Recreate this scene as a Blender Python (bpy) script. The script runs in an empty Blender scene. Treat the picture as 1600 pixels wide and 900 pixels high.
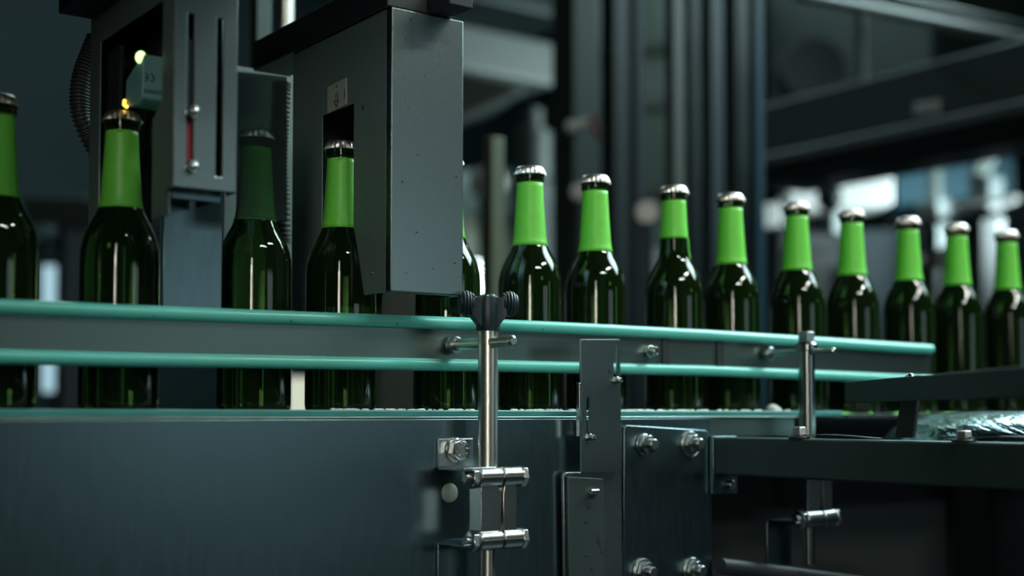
import bpy, bmesh, math, random
from mathutils import Vector, Matrix
random.seed(7)
SC = bpy.context.scene
COL = SC.collection
PI = math.pi

# ------------------------------------------------------------------ camera
F = 2085.0            # focal length in pixels of the 1600 px wide frame
H = 0.95              # lens height = belt height; z below is measured from it
YAW = math.radians(54.3)
PITCH = math.radians(2.6)
HORIZON = 648.0
SY = (HORIZON - 450.0) / F - math.tan(PITCH)
fwd = Vector((math.cos(YAW) * math.cos(PITCH), math.sin(YAW) * math.cos(PITCH), math.sin(PITCH)))
rgt = Vector((math.sin(YAW), -math.cos(YAW), 0))
upv = rgt.cross(fwd)
EYE = Vector((0, 0, H))
cam = bpy.data.cameras.new('camera')
cam.sensor_width = 36.0
cam.lens = F / 1600 * 36
cam.shift_y = SY * F / 1600
cam.clip_start = 0.05
cam.clip_end = 60
cam.dof.use_dof = True
cam.dof.focus_distance = 1.15
cam.dof.aperture_fstop = 2.6
camo = bpy.data.objects.new('camera', cam)
COL.objects.link(camo)
camo.matrix_world = Matrix(((rgt.x, upv.x, -fwd.x, EYE.x), (rgt.y, upv.y, -fwd.y, EYE.y), (rgt.z, upv.z, -fwd.z, EYE.z), (0, 0, 0, 1)))
SC.camera = camo


def ray(px, py):
    return fwd + rgt * ((px - 800) / F) + upv * ((450 - py) / F + SY)


def onY(px, py, Y):
    d = ray(px, py); return EYE + d * (Y / d.y)


def onX(px, py, X):
    d = ray(px, py); return EYE + d * (X / d.x)


def onZ(px, py, z):
    d = ray(px, py); return EYE + d * (z / d.z)


def atd(px, py, dist):
    return EYE + ray(px, py) * dist


# ------------------------------------------------------------------ materials
def new_mat(name):
    m = bpy.data.materials.new(name); m.use_nodes = True
    nt = m.node_tree; b = nt.nodes['Principled BSDF']
    return m, nt, b


def mat(name, col, metal=0.0, rough=0.5, var=0.0, scale=(30, 30, 30), rvar=0.0, bump=0.0, spec=0.5, stains=None, trans=0.0, ior=1.5, coat=0.0):
    m, nt, b = new_mat(name)
    b.inputs['Base Color'].default_value = (*col, 1)
    b.inputs['Metallic'].default_value = metal
    b.inputs['Roughness'].default_value = rough
    b.inputs['Specular IOR Level'].default_value = spec
    b.inputs['Transmission Weight'].default_value = trans
    b.inputs['IOR'].default_value = ior
    b.inputs['Coat Weight'].default_value = coat
    if var or rvar or bump or stains:
        tc = nt.nodes.new('ShaderNodeTexCoord')
        mp = nt.nodes.new('ShaderNodeMapping'); mp.inputs['Scale'].default_value = scale
        nz = nt.nodes.new('ShaderNodeTexNoise'); nz.inputs['Scale'].default_value = 1.0; nz.inputs['Detail'].default_value = 5
        nt.links.new(tc.outputs['Object'], mp.inputs['Vector']); nt.links.new(mp.outputs['Vector'], nz.inputs['Vector'])
        last = None
        if var:
            mx = nt.nodes.new('ShaderNodeMix'); mx.data_type = 'RGBA'
            mx.inputs[6].default_value = (*[c * (1 - var) for c in col], 1)
            mx.inputs[7].default_value = (*[min(1, c * (1 + var)) for c in col], 1)
            nt.links.new(nz.outputs['Fac'], mx.inputs[0]); last = mx.outputs[2]
        if stains:
            sc_, thr, scol = stains
            n2 = nt.nodes.new('ShaderNodeTexNoise'); n2.inputs['Scale'].default_value = sc_; n2.inputs['Detail'].default_value = 2
            nt.links.new(tc.outputs['Object'], n2.inputs['Vector'])
            cr = nt.nodes.new('ShaderNodeValToRGB'); cr.color_ramp.elements[0].position = thr; cr.color_ramp.elements[1].position = thr + 0.03
            nt.links.new(n2.outputs['Fac'], cr.inputs['Fac'])
            m2 = nt.nodes.new('ShaderNodeMix'); m2.data_type = 'RGBA'
            m2.inputs[6].default_value = (*col, 1); m2.inputs[7].default_value = (*scol, 1)
            if last: nt.links.new(last, m2.inputs[6])
            nt.links.new(cr.outputs['Color'], m2.inputs[0]); last = m2.outputs[2]
        if last: nt.links.new(last, b.inputs['Base Color'])
        if rvar:
            mr = nt.nodes.new('ShaderNodeMapRange')
            mr.inputs['To Min'].default_value = max(0.02, rough - rvar); mr.inputs['To Max'].default_value = rough + rvar
            nt.links.new(nz.outputs['Fac'], mr.inputs['Value']); nt.links.new(mr.outputs['Result'], b.inputs['Roughness'])
        if bump:
            bp = nt.nodes.new('ShaderNodeBump'); bp.inputs['Strength'].default_value = bump; bp.inputs['Distance'].default_value = 0.002
            nt.links.new(nz.outputs['Fac'], bp.inputs['Height']); nt.links.new(bp.outputs['Normal'], b.inputs['Normal'])
    return m


def emis(name, col, power):
    m, nt, b = new_mat(name)
    b.inputs['Base Color'].default_value = (*col, 1)
    b.inputs['Emission Color'].default_value = (*col, 1)
    b.inputs['Emission Strength'].default_value = power
    return m


M = {}
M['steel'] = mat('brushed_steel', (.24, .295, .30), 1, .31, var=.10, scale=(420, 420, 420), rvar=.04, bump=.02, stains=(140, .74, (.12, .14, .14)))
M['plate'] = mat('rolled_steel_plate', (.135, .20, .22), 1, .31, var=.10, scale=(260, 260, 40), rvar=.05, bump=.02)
M['rail_steel'] = mat('rail_strip_steel', (.175, .24, .225), 1, .38, var=.08, scale=(6, 60, 200), rvar=.05)
M['dull'] = mat('dull_painted_steel', (.065, .095, .095), .7, .5, var=.15, scale=(60, 60, 10), rvar=.08)
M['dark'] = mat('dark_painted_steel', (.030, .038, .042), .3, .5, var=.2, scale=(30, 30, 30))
M['black'] = mat('black_plastic', (.011, .026, .034), 0, .40)
M['shade'] = mat('near_black_shade', (.006, .011, .013), 0, .7)  # near-black colour standing in for shade under the conveyors
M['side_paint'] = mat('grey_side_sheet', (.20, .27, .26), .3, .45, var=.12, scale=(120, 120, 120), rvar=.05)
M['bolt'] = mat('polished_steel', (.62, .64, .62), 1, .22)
M['bolt_dark'] = mat('oily_and_shaded_steel', (.30, .34, .35), 1, .33, var=.3, scale=(200, 200, 200))
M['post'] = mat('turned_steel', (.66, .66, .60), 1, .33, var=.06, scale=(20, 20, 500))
M['shaded_post'] = mat('shaded_post_steel', (.26, .29, .28), 1, .24, var=.1, scale=(20, 20, 300))  # darker version of the post steel; shade put into the colour
M['panel'] = mat('conveyor_panel_paint', (.085, .115, .105), .1, .5, var=.2, scale=(3, 5, 8))
M['tank'] = mat('dull_tank_metal', (.10, .14, .125), .2, .5, var=.25, scale=(2, 2, 4))
M['teal'] = mat('teal_plastic', (.11, .52, .45), 0, .28, var=.08, scale=(15, 60, 60))
M['teal_dark'] = mat('worn_teal_plastic', (.045, .22, .21), 0, .35, var=.25, scale=(40, 200, 200), bump=.1)
M['glass'] = mat('dark_green_glass', (.055, .13, .035), 0, .04, trans=.93, ior=1.46)
M['foil'] = mat('green_paper', (.17, .68, .075), 0, .42, var=.12, scale=(160, 160, 160), bump=.12)
M['foil_back'] = mat('torn_label_underside', (.020, .045, .042), 0, .5)
M['cap'] = mat('crown_cap_metal', (.74, .69, .66), 1, .38)
M['sensor'] = mat('pale_teal_housing', (.20, .44, .44), 0, .45)
M['print'] = mat('dark_print', (.012, .02, .022), 0, .6)
M['led_green'] = emis('green_led', (.55, 1, .30), 2.6)
M['led_amber'] = emis('amber_led', (1, .62, .08), 2.2)
M['sticker'] = mat('grey_white_sticker', (.42, .45, .40), 0, .5, var=.15, scale=(90, 90, 90))
M['hose'] = mat('corrugated_rubber', (.06, .075, .07), 0, .45)
M['red'] = mat('red_paint', (.25, .02, .03), 0, .5)
M['plug'] = mat('milky_plastic', (.30, .38, .33), 0, .4)
M['foam'] = mat('white_soap_foam', (.75, .82, .82), 0, .3)
M['wet'] = None
M['smoke'] = mat('smoked_acrylic', (.075, .115, .105), 0, .10, trans=.90, ior=1.2)
M['floor'] = mat('sealed_concrete', (.018, .032, .034), 0, .35, var=.4, scale=(3, 3, 3), rvar=.12)
M['wall'] = mat('dark_wall_paint', (.009, .030, .033), 0, .7, var=.3, scale=(1, 1, 1))
M['ceiling'] = mat('dark_ceiling', (.012, .024, .027), 0, .8)
M['bg_grey'] = mat('grey_painted_metal', (.036, .060, .051), .1, .5, var=.15, scale=(6, 6, 2))
M['bg_light'] = mat('pale_grey_metal', (.078, .098, .086), .1, .5, var=.15, scale=(6, 6, 2))
M['bg_blue'] = mat('blue_grey_metal', (.033, .052, .062), .1, .5, var=.15, scale=(6, 6, 2))
M['bg_tealp'] = mat('teal_painted_metal', (.015, .06, .085), .1, .45)
M['bg_dark'] = mat('dark_machine_paint', (.022, .036, .036), .2, .5, var=.2, scale=(5, 5, 5))
M['bg_green'] = mat('olive_metal', (.08, .10, .065), .2, .5)
M['pale'] = mat('pale_duct_metal', (.15, .175, .165), .1, .5)
M['white'] = mat('off_white_enamel', (.72, .72, .70), 0, .4)
M['pane'] = emis('daylit_pane', (.50, .78, .90), 0.8)
M['panew'] = emis('warm_lit_pane', (.80, .86, .68), 0.7)

# wet, streaked metal of the transfer disc
m, nt, b = new_mat('wet_streaked_metal')
b.inputs['Metallic'].default_value = 1
b.inputs['Base Color'].default_value = (.20, .31, .33, 1)
tc = nt.nodes.new('ShaderNodeTexCoord'); mp = nt.nodes.new('ShaderNodeMapping'); mp.inputs['Rotation'].default_value = (0, 0, .5)
wv = nt.nodes.new('ShaderNodeTexNoise'); wv.inputs['Scale'].default_value = 26; wv.inputs['Detail'].default_value = 5; wv.inputs['Distortion'].default_value = 1.4
mp.inputs['Scale'].default_value = (1, .25, .6)
nt.links.new(tc.outputs['Object'], mp.inputs['Vector']); nt.links.new(mp.outputs['Vector'], wv.inputs['Vector'])
bp = nt.nodes.new('ShaderNodeBump'); bp.inputs['Strength'].default_value = .9; bp.inputs['Distance'].default_value = .01
nt.links.new(wv.outputs['Fac'], bp.inputs['Height']); nt.links.new(bp.outputs['Normal'], b.inputs['Normal'])
b.inputs['Roughness'].default_value = .22
M['wet'] = m


# ------------------------------------------------------------------ mesh helpers
class MB:
    def __init__(s): s.bm = bmesh.new()

    def box(s, lo, hi):
        x0, y0, z0 = lo; x1, y1, z1 = hi
        v = [s.bm.verts.new(p) for p in ((x0, y0, z0), (x1, y0, z0), (x1, y1, z0), (x0, y1, z0), (x0, y0, z1), (x1, y0, z1), (x1, y1, z1), (x0, y1, z1))]
        for f in ((3, 2, 1, 0), (4, 5, 6, 7), (0, 1, 5, 4), (1, 2, 6, 5), (2, 3, 7, 6), (3, 0, 4, 7)): s.bm.faces.new([v[i] for i in f])
        return s

    def bar(s, a, b, w, h, upd=Vector((0, 0, 1))):
        """rectangular bar from a to b; w across, h along upd"""
        a = Vector(a); b = Vector(b); d = (b - a).normalized()
        side = d.cross(upd).normalized(); u = side.cross(d).normalized()
        v = []
        for p in (a, b):
            for sx, sz in ((-1, -1), (1, -1), (1, 1), (-1, 1)): v.append(s.bm.verts.new(p + side * (sx * w / 2) + u * (sz * h / 2)))
        for f in ((0, 1, 2, 3), (7, 6, 5, 4), (0, 4, 5, 1), (1, 5, 6, 2), (2, 6, 7, 3), (3, 7, 4, 0)): s.bm.faces.new([v[i] for i in f])
        return s

    def prism(s, pts, vec):
        """polygon (3-D points) extruded by vec"""
        vec = Vector(vec)
        a = [s.bm.verts.new(p) for p in pts]; b = [s.bm.verts.new(Vector(p) + vec) for p in pts]
        s.bm.faces.new(a); s.bm.faces.new(b[::-1]); n = len(a)
        for i in range(n): s.bm.faces.new([a[i], b[i], b[(i + 1) % n], a[(i + 1) % n]])
        return s

    def loft(s, a, b, prof, seg=24, phase=0.0):
        """surface of revolution about a->b; prof = [(t along in metres, radius)]"""
        a = Vector(a); d = (Vector(b) - a).normalized()
        t = Vector((0, 0, 1)) if abs(d.z) < .9 else Vector((1, 0, 0))
        u = d.cross(t).normalized(); w = d.cross(u)
        rings = []
        for (z, r) in prof:
            c = a + d * z
            if r < 1e-6: rings.append([s.bm.verts.new(c)])
            else: rings.append([s.bm.verts.new(c + (u * math.cos(phase + 2 * PI * k / seg) + w * math.sin(phase + 2 * PI * k / seg)) * r) for k in range(seg)])
        for i in range(len(rings) - 1):
            p, q = rings[i], rings[i + 1]
            for k in range(seg):
                k2 = (k + 1) % seg
                if len(p) == 1 and len(q) == 1: continue
                if len(p) == 1: s.bm.faces.new([p[0], q[k2], q[k]])
                elif len(q) == 1: s.bm.faces.new([p[k], p[k2], q[0]])
                else: s.bm.faces.new([p[k], p[k2], q[k2], q[k]])
        if len(rings[0]) > 1: s.bm.faces.new(rings[0][::-1])
        if len(rings[-1]) > 1: s.bm.faces.new(rings[-1])
        return s

    def cyl(s, a, b, r, seg=24, ch=None, r2=None):
        L = (Vector(b) - Vector(a)).length; r2 = r if r2 is None else r2
        ch = min(r, r2) * .12 if ch is None else ch
        pr = [(0, r - ch), (ch, r), (L - ch, r2), (L, r2 - ch)] if ch else [(0, r), (L, r2)]
        return s.loft(a, b, pr, seg)

    def hexa(s, a, b, r, phase=0.0):
        L = (Vector(b) - Vector(a)).length; c = r * .12
        return s.loft(a, b, [(0, r - c), (c * .6, r), (L - c * .6, r), (L, r - c)], 6, phase)

    def tube(s, pts, r, seg=12):
        pts = [Vector(p) for p in pts]; rings = []; pu = None
        rr = r if callable(r) else (lambda i: r)
        for i, p in enumerate(pts):
            d = (pts[min(i + 1, len(pts) - 1)] - pts[max(i - 1, 0)]).normalized()
            if pu is None:
                t = Vector((0, 0, 1)) if abs(d.z) < .9 else Vector((1, 0, 0)); u = d.cross(t).normalized()
            else:
                u = (pu - d * pu.dot(d)).normalized()
            pu = u; w = d.cross(u)
            rings.append([s.bm.verts.new(p + (u * math.cos(2 * PI * k / seg) + w * math.sin(2 * PI * k / seg)) * rr(i)) for k in range(seg)])
        for i in range(len(rings) - 1):
            for k in range(seg):
                k2 = (k + 1) % seg; s.bm.faces.new([rings[i][k], rings[i][k2], rings[i + 1][k2], rings[i + 1][k]])
        s.bm.faces.new(rings[0][::-1]); s.bm.faces.new(rings[-1])
        return s

    def ball(s, c, r, sc=(1, 1, 1), seg=12):
        mt = Matrix.Translation(c) @ Matrix.Diagonal((r * sc[0], r * sc[1], r * sc[2], 1))
        bmesh.ops.create_uvsphere(s.bm, u_segments=seg, v_segments=max(6, seg * 2 // 3), radius=1, matrix=mt); return s

    def build(s, name, mtl, parent=None, bevel=0.0, smooth=35, segs=2):
        bmesh.ops.recalc_face_normals(s.bm, faces=s.bm.faces[:])
        root = parent
        while root is not None and root.parent is not None: root = root.parent
        if root is not None: bmesh.ops.translate(s.bm, verts=s.bm.verts[:], vec=-root.location)
        me = bpy.data.meshes.new(name); s.bm.to_mesh(me); s.bm.free()
        me.materials.append(mtl)
        for p in me.polygons: p.use_smooth = True
        try: me.set_sharp_from_angle(angle=math.radians(smooth))
        except Exception: pass
        o = bpy.data.objects.new(name, me); COL.objects.link(o)
        if bevel:
            bv = o.modifiers.new('edge', 'BEVEL'); bv.width = bevel; bv.segments = segs; bv.limit_method = 'ANGLE'; bv.angle_limit = math.radians(40)
        if parent is not None:
            o.parent = parent
        return o


def cut(o, cutters):
    """cut the MB shapes out of o (slots and holes) and keep the result as plain mesh"""
    tmp = []
    bpy.context.view_layer.update()
    for c in cutters:
        k = c.build('cutter', M['dark']); tmp.append(k)
        md = o.modifiers.new('cut', 'BOOLEAN'); md.operation = 'DIFFERENCE'; md.object = k; md.solver = 'EXACT'
    dg = bpy.context.evaluated_depsgraph_get()
    me = bpy.data.meshes.new_from_object(o.evaluated_get(dg))
    o.modifiers.clear(); o.data = me
    for p in me.polygons: p.use_smooth = False
    for k in tmp: bpy.data.objects.remove(k, do_unlink=True)
    return o


def tag(o, label=None, cat=None, group=None, kind=None):
    if label: o['label'] = label
    if cat: o['category'] = cat
    if group: o['group'] = group
    if kind: o['kind'] = kind
    return o


def thing(name, label, cat, loc, group=None):
    o = bpy.data.objects.new(name, None); COL.objects.link(o); o.location = loc
    o.empty_display_size = .02
    bpy.context.view_layer.update()
    return tag(o, label, cat, group)


def copy_tree(o, parent=None):
    c = o.copy(); COL.objects.link(c)
    if parent is not None: c.parent = parent
    for ch in list(o.children): copy_tree(ch, c)
    return c


def V(x, y, z): return Vector((x, y, H + z))     # z from the belt/lens height


# ------------------------------------------------------------------ room shell
RX0, RX1, RY0, RY1, RZ = -4.0, 9.0, -3.5, 8.0, 4.6
def shell(name, lo, hi, mt): return tag(MB().box(lo, hi).build(name, mt), kind='structure')
shell('floor', (RX0, RY0, -.2), (RX1, RY1, 0), M['floor'])
shell('ceiling', (RX0, RY0, RZ), (RX1, RY1, RZ + .2), M['ceiling'])
shell('wall_left', (RX0 - .2, RY0, 0), (RX0, RY1, RZ), M['wall'])
shell('wall_right', (RX1, RY0, 0), (RX1 + .2, RY1, RZ), M['wall'])
shell('wall_back', (RX0, RY1, 0), (RX1, RY1 + .2, RZ), M['wall'])
shell('wall_front', (RX0, RY0 - .2, 0), (RX1, RY0, RZ), M['wall'])

# ------------------------------------------------------------------ conveyor
YP = .945            # front face of the conveyor side plate
BELT = .001
conv = thing('bottle_conveyor', 'long steel bottle conveyor with a plain front side plate and teal wear strip', 'conveyor', (.4, 1.03, 0))
xr = onY(1112, 700, YP).x
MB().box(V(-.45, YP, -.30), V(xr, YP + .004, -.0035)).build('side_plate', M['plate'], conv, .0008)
MB().box(V(-.45, YP, -.0035), V(onY(1246, 660, YP).x, YP + .010, -.0015)).box(V(xr - .02, YP + .004, -.022), V(onY(1246, 660, YP).x, YP + .010, -.0035)).build('top_flange', M['rail_steel'], conv, .0007)
MB().box(V(-.45, YP + .0115, -.0022), V(onY(1330, 650, YP).x, .968, .0040)).build('wear_strip', M['teal_dark'], conv, .0012)
mb = MB()
x = -.45
while x < 1.62:
    mb.box(V(x + .0006, .970, -.004), V(x + .0374, 1.090, BELT)); x += .038
mb.build('slat_chain', M['dark'], conv, .0006)
MB().box(V(-.45, 1.092, -.80), V(1.62, 1.10, .0)).build('rear_plate', M['shade'], conv)  # rear plate carried far down as a dark sheet for the gloom below
for lx in (-.30, .66, 1.50):
    mb = MB().box(V(lx - .02, .98, -H + .01), V(lx + .02, 1.08, -.0045))
    mb.cyl(V(lx, 1.03, -H), V(lx, 1.03, -H + .014), .05)
    mb.build('leg', M['shade'], conv, .001)
tag(conv)

# soap foam along the wear strip
mb = MB()
for (a, b2, n) in ((515, 745, 60), (800, 905, 22), (975, 1235, 70)):
    for i in range(n):
        px = a + (b2 - a) * random.random(); p = onY(px, 640, YP + .0145)
        rr = random.uniform(.0005, .0016)
        mb.ball((p.x, p.y + random.uniform(-.002, .004), H + .0042), rr, (random.uniform(1, 3.2), 1, .7), 8)
tag(mb.build('soap_foam', M['foam']), 'thin line of white soap foam on the teal wear strip', 'foam', kind='stuff')
p = onY(1206, 640, .985)
tag(MB().ball((p.x, .984, H + BELT + .005), .008, (1.0, .8, .65)).ball((p.x + .009, .984, H + BELT + .003), .004).build('foam_clump', M['foam']), 'small white foam clump on the belt left of the thin right support post', 'foam')

# ------------------------------------------------------------------ bottles
YB = 1.022
PROF = [(0, 0), (.0005, .018), (0, .024), (.0008, .0272), (.004, .0300), (.008, .0305), (.119, .0305), (.127, .0301), (.134, .0287), (.1405, .0266), (.147, .0235), (.1525, .0205), (.158, .0178), (.163, .0161),
        (.170, .0151), (.185, .0141), (.205, .0128), (.2185, .01215), (.2215, .0121), (.2225, .0138), (.2285, .0138), (.2300, .0126), (.2350, .0124), (.2352, 0)]
def rad(z):
    for (z0, r0), (z1, r1) in zip(PROF[3:], PROF[4:]):
        if z0 <= z <= z1: return r0 + (r1 - r0) * (z - z0) / max(1e-9, z1 - z0)
    return .012


def label_mesh(z0, z1, mtl, parent, a0=0, a1=2 * PI, name='neck_label'):
    mb = MB(); n = 40; off = .0005; full = a1 - a0 > 6.2
    zs = [z0 + (z1 - z0) * i / 16 for i in range(17)]
    base = parent.location
    cols = n if full else n + 1
    rows = []
    for z in zs:
        rows.append([mb.bm.verts.new(base + Vector((math.cos(a0 + (a1 - a0) * k / n) * (rad(z) + off), math.sin(a0 + (a1 - a0) * k / n) * (rad(z) + off), z))) for k in range(cols)])
    for i in range(16):
        for k in range(n):
            k2 = (k + 1) % cols
            mb.bm.faces.new([rows[i][k], rows[i][k2], rows[i + 1][k2], rows[i + 1][k]])
    o = mb.build(name, mtl, parent)
    sd = o.modifiers.new('paper', 'SOLIDIFY'); sd.thickness = .0003; sd.offset = -1
    return o


def make_bottle(torn=False):
    t = thing('beer_bottle', 'x', 'bottle', V(0, YB, BELT), 'capped bottles lined up on the conveyor')
    b0 = t.location
    MB().loft(b0, b0 + Vector((0, 0, 1)), PROF, 40).build('glass_body', M['glass'], t)
    # crown cap with fluted skirt
    mb = MB(); rings = []; n = 84
    for (z, r, fl) in ((.2284, .0150, .0009), (.2300, .0147, .0008), (.2325, .0139, .0003), (.2345, .0132, 0), (.2358, .0118, 0), (.2364, .0085, 0), (.2366, .0045, 0)):
        rings.append([mb.bm.verts.new(b0 + Vector((math.cos(2 * PI * k / n) * (r + fl * math.cos(21 * 2 * PI * k / n)), math.sin(2 * PI * k / n) * (r + fl * math.cos(21 * 2 * PI * k / n)), z))) for k in range(n)])
    for i in range(len(rings) - 1):
        for k in range(n):
            k2 = (k + 1) % n; mb.bm.faces.new([rings[i][k], rings[i][k2], rings[i + 1][k2], rings[i + 1][k]])
    mb.bm.faces.new(rings[-1]); mb.bm.faces.new(rings[0][::-1])
    mb.build('crown_cap', M['cap'], t)
    if torn:
        label_mesh(.181, .2205, M['foil'], t)
        label_mesh(.160, .1812, M['foil'], t, math.radians(-62), math.radians(-25), 'label_scrap')
    else:
        label_mesh(.1595, .2205, M['foil'], t)
    return t


BOT = [(-8, 'dim beer bottle at the far left edge of the photo, cut by the frame'),
       (188, 'beer bottle under the teal sensor inside the first inspection frame'),
       (398, 'shadowy beer bottle between the slotted bracket and the big inspection housing'),
       (533, 'beer bottle standing in the bottle-shaped cutout of the big inspection housing'),
       (698, 'beer bottle mostly hidden behind the front face of the big inspection housing'),
       (828, 'first full beer bottle right of the big inspection housing, tallest of the lit row'),
       (930, 'second full beer bottle right of the big inspection housing, under the grey column'),
       (1053, 'beer bottle with a torn short green neck label and dark lower neck'),
       (1142, 'beer bottle just right of the one with the torn neck label'),
       (1245, 'beer bottle standing behind the thin right support post, right of the teal upright'),
       (1331, 'second beer bottle right of the teal upright, above the rail end'),
       (1419, 'beer bottle just left of the cut end of the guide rail'),
       (1495, 'second last beer bottle in the row, past the guide rail end'),
       (1573, 'last and smallest beer bottle at the right end of the row')]
proto = make_bottle(); torn = make_bottle(True)
first = True
for px, lab in BOT:
    if px == 1053: o = torn
    elif first: o = proto; first = False
    else: o = copy_tree(proto)
    o.location.x = onY(px, 400, YB).x
    o['label'] = lab

# ------------------------------------------------------------------ guide rail
rail = thing('guide_rail', 'long guide rail of a steel strip between two teal plastic tubes', 'rail', V(.5, .975, .05))
YR = .9755
def railpath(pix, Y): return [onY(px, py, Y) for px, py in pix]
UP = [(-160, 470.5), (0, 479), (200, 487.5), (400, 495), (600, 501.5), (740, 506.5), (900, 513.5), (1100, 523.5), (1300, 536), (1454, 546)]
LO = [(-160, 552), (0, 557.5), (200, 562), (400, 565), (600, 568.5), (740, 571), (900, 574.5), (1100, 579), (1300, 587), (1454, 594)]
MB().tube(railpath(UP, YR), .0056, 16).build('upper_tube', M['teal'], rail)
MB().tube(railpath(LO, YR), .0054, 16).build('lower_tube', M['teal'], rail)
mb = MB(); u = railpath(UP, YR + .001); l = railpath(LO, YR + .001)
mb.prism(u + l[::-1], (0, .004, 0))
mb.build('steel_strip', M['rail_steel'], rail)
for px in (1040, 1125):
    a = onY(px - 5, 521, YR - .0004); b2 = onY(px + 6, 575, YR - .0004)
    MB().box((a.x, YR - .0012, b2.z), (b2.x, YR + .001, a.z)).build('joint_strap', M['dark'], rail, .0003)
p = onY(1014, 549, YR)
MB().cyl((p.x, YR + .001, p.z), (p.x, YR - .004, p.z), .006).hexa((p.x, YR - .004, p.z), (p.x, YR - .010, p.z), .005).build('strip_bolt', M['bolt'], rail, .0004)
for px, w in ((455, 1.3), (620, .8), (848, 1.2), (240, .8)):
    q = onY(px, 498 + (px - 455) * .035, YR - .0052)
    MB().ball((q.x, YR - .0054, q.z - .002), .0006, (w, .5, 1.6), 6).build('dirt_speck', M['print'], rail)

# ------------------------------------------------------------------ support post with rod, clamp, brackets
XP, YPO = .6355, .919
def post_assembly(XP, knob):
    q = thing('rail_support_post', 'x', 'support post', V(XP, YPO, -.14), 'upright support posts of the guide rail')
    zt = .0715 if knob else .073
    MB().cyl(V(XP, YPO, -.150), V(XP, YPO, -.108), .0062, 24).cyl(V(XP, YPO, -.109), V(XP, YPO, zt), .0083, 32).build('shaft', M['post'] if knob else M['shaded_post'], q)
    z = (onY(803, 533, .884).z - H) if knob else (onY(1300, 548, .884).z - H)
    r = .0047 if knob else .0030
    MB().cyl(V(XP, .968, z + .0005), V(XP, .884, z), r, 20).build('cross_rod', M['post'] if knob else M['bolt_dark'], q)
    MB().cyl(V(XP, .886, z), V(XP, .882, z), r * .95, 20, ch=r * .3).build('rod_tip', M['bolt'], q)
    MB().cyl(V(XP, .9735, z), V(XP, .966, z), .0078 if knob else .007, 28).build('rod_boss', M['bolt_dark'], q)
    if knob:
        k = MB()
        k.loft(V(XP, YPO, .0700), V(XP, YPO, 1), [(0, .0094), (.001, .0099), (.018, .0101), (.024, .0098), (.0285, .0092), (.029, .0085)], 32)
        kb = k.build('knob_body', M['black'], q)
        MB().loft(V(XP, YPO, .0985), V(XP, YPO, 1), [(0, .0080), (.0012, .0078), (.0024, .006), (.003, .003), (.0031, 0)], 24).build('knob_cap', M['bolt'], kb)
        for s in (-1, 1):
            w = MB()
            d = (rgt * s)
            d = Vector((d.x, d.y, 0)).normalized() - Vector((fwd.x, fwd.y, 0)) * (.22 * -s)
            d.normalize(); n = Vector((-d.y, d.x, 0))
            c = Vector((XP, YPO, H))
            sec = []
            for (t, z0, z1, th) in ((.004, .0725, .0980, .0076), (.0085, .0745, .0980, .0074), (.0120, .079, .0985, .0076), (.0150, .083, .101, .008)):
                sec.append([w.bm.verts.new(c + d * t + n * (sy * th) + Vector((0, 0, zz))) for sy, zz in ((-1, z0), (1, z0), (1, z1), (-1, z1))])
            for i in range(len(sec) - 1):
                for j in range(4): w.bm.faces.new([sec[i][j], sec[i][(j + 1) % 4], sec[i + 1][(j + 1) % 4], sec[i + 1][j]])
            w.bm.faces.new(sec[0][::-1]); w.bm.faces.new(sec[-1])
            for j in range(5):     # ribbed rounded lobe
                t = .0125 + j * .0024
                rr = (.0092, .0106, .0112, .0106, .0088)[j]
                cc = c + d * t + Vector((0, 0, .0930))
                w.loft(cc - n * .0, cc + d, [(0, rr * .86), (.0005, rr), (.0019, rr), (.0026, rr * .9)], 20)
            w.build('wing', M['black'], kb, .0006)
    else:
        MB().loft(V(XP, YPO, .064), V(XP, YPO, 1), [(0, .0088), (.001, .0112), (.0065, .0112), (.009, .0092), (.0095, .006)], 28).build('collar', M['shaded_post'], q)
        MB().hexa(V(XP, YPO, .0725), V(XP, YPO, .0835), .0088, .3).build('hex_cap', M['bolt_dark'], q, .0006)
    return q


def clamp_assembly(X, label, jm='bolt'):
    t = thing('swivel_clamp', label, 'clamp', V(X, YPO, -.077), 'two-jaw clamps holding the support posts')
    yb = YPO - .0115
    x0 = X - .0185; xm = X + .0042; x1 = X + .0235
    for nm, xa, xb in (('left', x0, xm - .0008), ('right', xm + .0008, x1)):
        j = MB()
        for z in (-.0515, -.1030): j.cyl(V(xa, yb, z), V(xb, yb, z), .0082, 32, ch=.0006)
        xi, xo = (xa + .0015, xb - .0004) if nm == 'left' else (xa + .0004, xb - .0045)
        # waisted web between the two barrels
        e = .0022; pts = []
        zs = [(-.0515, 0), (-.0605, 0), (-.064, e), (-.0905, e), (-.094, 0), (-.103, 0)]
        if nm == 'left': pl = [(xi + 0 * w, z) for z, w in zs]; pr = [(xo - (0 if w else .0022), z) for z, w in zs]
        else: pl = [(xi + (0 if w else .0012), z) for z, w in zs]; pr = [(xo - 0 * w, z) for z, w in zs]
        poly = [V(a, yb - .0035, z) for a, z in pl] + [V(a, yb - .0035, z) for a, z in pr[::-1]]
        j.prism(poly, (0, .017, 0))
        j.build('jaw', M[jm], t, .0007)
    for z in (-.0515, -.1030):
        b0 = MB().cyl(V(x0 - .0125, yb, z), V(x1 + .004, yb, z), .0042, 20).build('clamp_bolt', M['bolt_dark'], t)
        MB().hexa(V(x1, yb, z), V(x1 + .0058, yb, z), .0092, .15).build('bolt_head', M['bolt'], b0, .0004)
        MB().hexa(V(x0 - .0082, yb, z), V(x0 - .0022, yb, z), .0092, .4).build('nut', M['bolt'], b0, .0004)
        MB().cyl(V(x0 - .0022, yb, z), V(x0 - .0004, yb, z), .0088, 28).build('washer', M['bolt_dark'], b0)
    return t


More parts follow.
